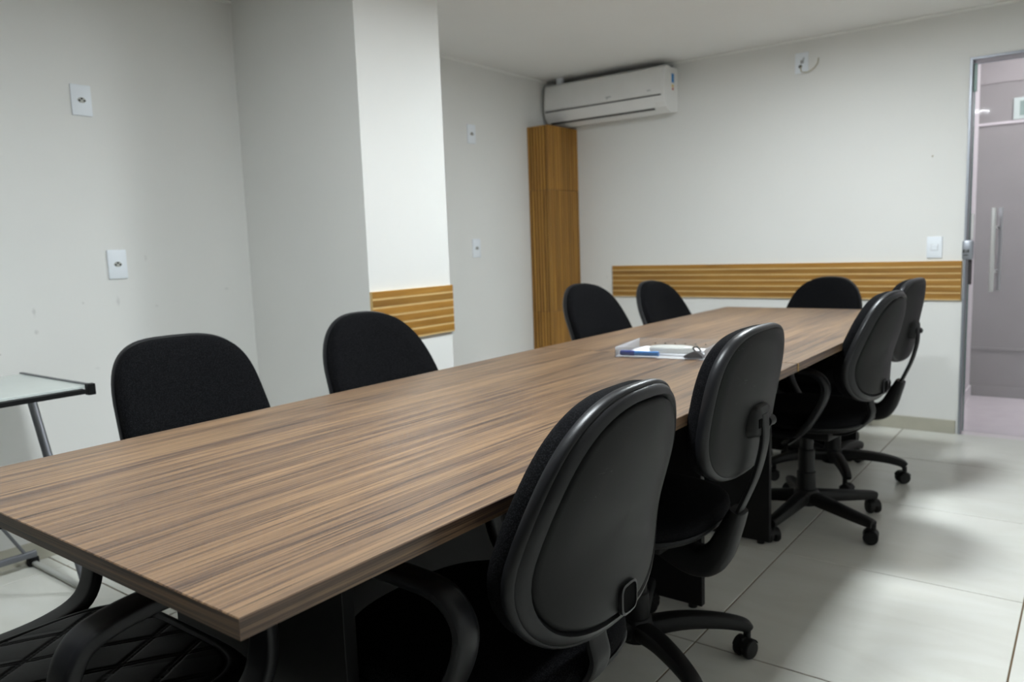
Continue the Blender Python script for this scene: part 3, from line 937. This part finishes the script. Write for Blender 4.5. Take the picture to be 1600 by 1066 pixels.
rimi = [i for i in range(nx + 1)] + [(j + 1) * (nx + 1) - 1 for j in range(1, nx + 1)] + [nx * (nx + 1) + i for i in range(nx - 1, -1, -1)] + [j * (nx + 1) for j in range(nx - 1, 0, -1)]
o0 = len(v)
for lay, (sc_, z) in enumerate([(1.0, 0.405), (0.96, 0.385)]):
    v += [(v[i][0] * sc_, v[i][1] * sc_, z) for i in rimi]
m_ = len(rimi)
for k in range(m_):
    kk = (k + 1) % m_
    f.append((rimi[k], rimi[kk], o0 + kk, o0 + k))
    f.append((o0 + k, o0 + kk, o0 + m_ + kk, o0 + m_ + k))
f.append(tuple(o0 + m_ + k for k in range(m_)))
mesh_obj('seat', v, f, M['leather'], hc, smooth=True, angle=60)
for sx in (-1, 1):
    X = sx * 0.285
    lp = spline([(X, -0.035, 0.654), (X, 0.04, 0.663), (X, 0.135, 0.655), (X, 0.192, 0.605), (X, 0.205, 0.530), (X, 0.180, 0.462), (X, 0.11, 0.435), (X, 0.0, 0.432),
                 (X, -0.060, 0.452), (X, -0.090, 0.52), (X, -0.089, 0.59), (X, -0.070, 0.635)], 6, closed=True)
    arm = G().sweep(lp, 0.056, 0.022, side=(1, 0, 0), n=16, power=6.0, closed=True).make('armrest', M['arm_black'], hc, smooth=True)
    G().lathe([(0.022, -0.006), (0.024, 0.004), (0.018, 0.008)], 18, (X - sx * 0.028, 0.0, 0.437), 'x').make('arm_bolt_cover', M['rim_black'], arm, smooth=True)
ol = outline(0.50, 0.62, 3.2, 0.03)
bk = [[(x * s, -0.33 - (z * s) * 0.16 + d + 0.35 * (x * s) ** 2, 0.83 + z * s) for x, z in ol] for s, d in
      [(0.02, 0.035), (0.5, 0.034), (0.9, 0.028), (0.99, 0.012), (1.0, -0.004), (0.98, -0.02), (0.9, -0.028), (0.02, -0.03)]]
G().loft(bk).make('backrest', M['leather'], hc, smooth=True)
G().sweep(spline([(0, -0.355, 0.70), (0, -0.335, 0.50), (0, -0.30, 0.41), (0, -0.20, 0.375), (0, -0.02, 0.372)], 6), 0.07, 0.014, n=12, power=4).make('back_bar', M['plastic_black'], hc, smooth=True)
G().box(-0.09, 0.09, -0.12, 0.12, 0.345, 0.386, 0.010).make('tilt_mechanism', M['plastic_black'], hc, smooth=True)
G().lathe([(0.036, 0.125), (0.036, 0.20), (0.031, 0.204), (0.026, 0.294), (0.026, 0.346)], 20).make('gas_column', M['base_black'], hc, smooth=True)
make_base(hc, R(50))

# ------------------------------------------------------------------ glass desk at the left wall
dk = thing('glass_desk', 'small desk with white frosted glass top and grey slanted metal legs at left wall', 'desk', (-2.10, 0.15, 0))
dx, dy = 2.10, -0.15
def W(x, y, z): return (x + dx, y + dy, z)
Y1 = 0.70; Y0 = -0.42
G().box(-2.378 + dx, -1.862 + dx, Y0 + dy, Y1 - 0.004 + dy, 0.727, 0.735, 0.001).make('glass_top', M['frosted'], dk)
g = G().box(-1.860 + dx, -1.836 + dx, Y0 + 0.02 + dy, Y1 - 0.030 + dy, 0.712, 0.728, 0.002)
g.make('front_rail', M['panel_black'], dk)
for yy in (Y1 - 0.010, Y0 + 0.01):
    G().box(-2.385 + dx, -1.856 + dx, yy - 0.002 + dy, yy + 0.009 + dy, 0.7355, 0.740, 0.001).make('side_rail', M['desk_steel'], dk)
    G().box(-1.860 + dx, -1.836 + dx, yy - 0.012 + dy, yy + 0.012 + dy, 0.706, 0.742, 0.002).make('rail_end_cap', M['panel_black'], dk)
    yl = yy - 0.006
    G().sweep([W(-2.330, yl, 0.726), W(-2.018, yl, 0.026)], 0.030, 0.020, side=(0, 1, 0), n=12, power=2.6).make('slanted_leg', M['desk_steel'], dk, smooth=True)
    G().sweep([W(-2.44, yl, 0.012), W(-2.02, yl, 0.012)], 0.022, 0.014, side=(0, 1, 0), n=12, power=2.8).make('foot_bar', M['case'], dk, smooth=True)
    for xx in (-2.45, -2.02):
        G().box(xx - 0.012 + dx, xx + 0.018 + dx, yl - 0.018 + dy, yl + 0.018 + dy, 0.0005, 0.034, 0.004).make('foot_cap', M['panel_black'], dk)
G().sweep([W(-2.40, Y0, 0.060), W(-2.40, Y1 - 0.02, 0.060)], 0.022, 0.026, side=(1, 0, 0), n=10, power=3).make('stretcher', M['desk_steel'], dk, smooth=True)
G().sweep([W(-2.40, Y1 - 0.055, 0.066), W(-2.39, 0.30, 0.715)], 0.012, 0.012, side=(1, 0, 0), n=8, power=2).make('cross_brace', M['desk_steel'], dk, smooth=True)

# ------------------------------------------------------------------ things on the table
# clear acrylic tray
TRX, TRY, TRA = -0.438, 1.952, R(9)
tr = thing('acrylic_tray', 'clear acrylic open tray lying across the table joint', 'tray', (TRX, TRY, TZ), TRA)
hw, hl, ht, e = 0.150, 0.125, 0.033, 0.0025
G().box(-hw, hw, -hl, hl, 0.0006, e, 0.0005).make('bottom', M['acrylic'], tr)
G().box(-hw, -hw + e, -hl + e, hl - e, e + 0.0003, ht).make('side_wall', M['acrylic'], tr)
G().box(hw - e, hw, -hl + e, hl - e, e + 0.0003, ht).make('side_wall', M['acrylic'], tr)
G().box(-hw, hw, hl - e, hl, e + 0.0003, ht).make('end_wall', M['acrylic'], tr)
G().box(-hw, hw, -hl, -hl + e, e + 0.0003, ht).make('end_wall', M['acrylic'], tr)
for k in range(6):
    G().lathe([(0.0022, -0.0006), (0.0022, 0.0)], 8, (-hw + 0.06 + k * 0.036, hl - e - 0.0003, 0.016), 'y').make('vent_hole', M['dark_hole'], tr)
def in_tray(x, y, z):
    c, q_ = math.cos(TRA), math.sin(TRA)
    return (TRX + c * x - q_ * y, TRY + q_ * x + c * y, TZ + z)
g = G().box(-0.115, 0.115, -0.078, 0.078, 0, 0.004)
tag(g.make('paper_stack', M['paper'], loc=in_tray(-0.012, 0.012, 0.0034), rotz=TRA - R(6)), 'stack of blank white paper sheets in the acrylic tray', 'paper')
pe = thing('marker_pen', 'blue marker pen with navy cap at the front of the acrylic tray', 'pen', in_tray(-0.078, -0.108, 0.0120), TRA)
G().lathe([(0.0065, -0.012), (0.0078, -0.010), (0.0078, 0.072)], 14, (0, 0, 0), 'x').make('barrel', M['pen_blue'], pe, smooth=True)
G().lathe([(0.0072, -0.060), (0.0088, -0.056), (0.0088, -0.010), (0.0080, -0.0095)], 14, (0, 0, 0), 'x').make('cap', M['pen_dark'], pe, smooth=True)
cs = outline(0.150, 0.058, 3.2, 0.0)
t = thing('glasses_case', 'pale grey rounded case on the papers in the acrylic tray', 'case', in_tray(0.015, -0.035, 0.0078), TRA + R(4))
G().loft([[(x * s, y * s, z) for x, y in cs] for s, z in [(0.86, 0.0), (0.97, 0.004), (1.0, 0.012)]]).make('lower_half', M['case'], t, smooth=True)
G().loft([[(x * s, y * s, z) for x, y in cs] for s, z in [(1.0, 0.0125), (0.985, 0.017), (0.92, 0.0205), (0.7, 0.023), (0.02, 0.0235)]]).make('upper_half', M['case'], t, smooth=True)
t = thing('binder_clip', 'dark clip with upright lever at the right front corner of the acrylic tray', 'clip', in_tray(0.108, -0.095, 0.0026), TRA)
ps = [(-0.030, 0.0006), (0.030, 0.0006), (0.030, 0.006), (0.012, 0.020), (-0.002, 0.020), (-0.030, 0.008)]
q = len(ps)
vv = [(x, y, z) for y in (-0.016, 0.016) for x, z in ps]
G().add(vv, [tuple(range(q)), tuple(range(2 * q - 1, q - 1, -1))] + [(i, (i + 1) % q, q + (i + 1) % q, q + i) for i in range(q)]).make('body', M['clip_dark'], t)
G().sweep(spline([(0.004, 0, 0.0195), (-0.004, 0, 0.030), (0.006, 0, 0.037), (0.016, 0, 0.028), (0.022, 0, 0.020)], 4), 0.014, 0.004, side=(0, 1, 0), n=8).make('lever', M['dark_hole'], t, smooth=True)
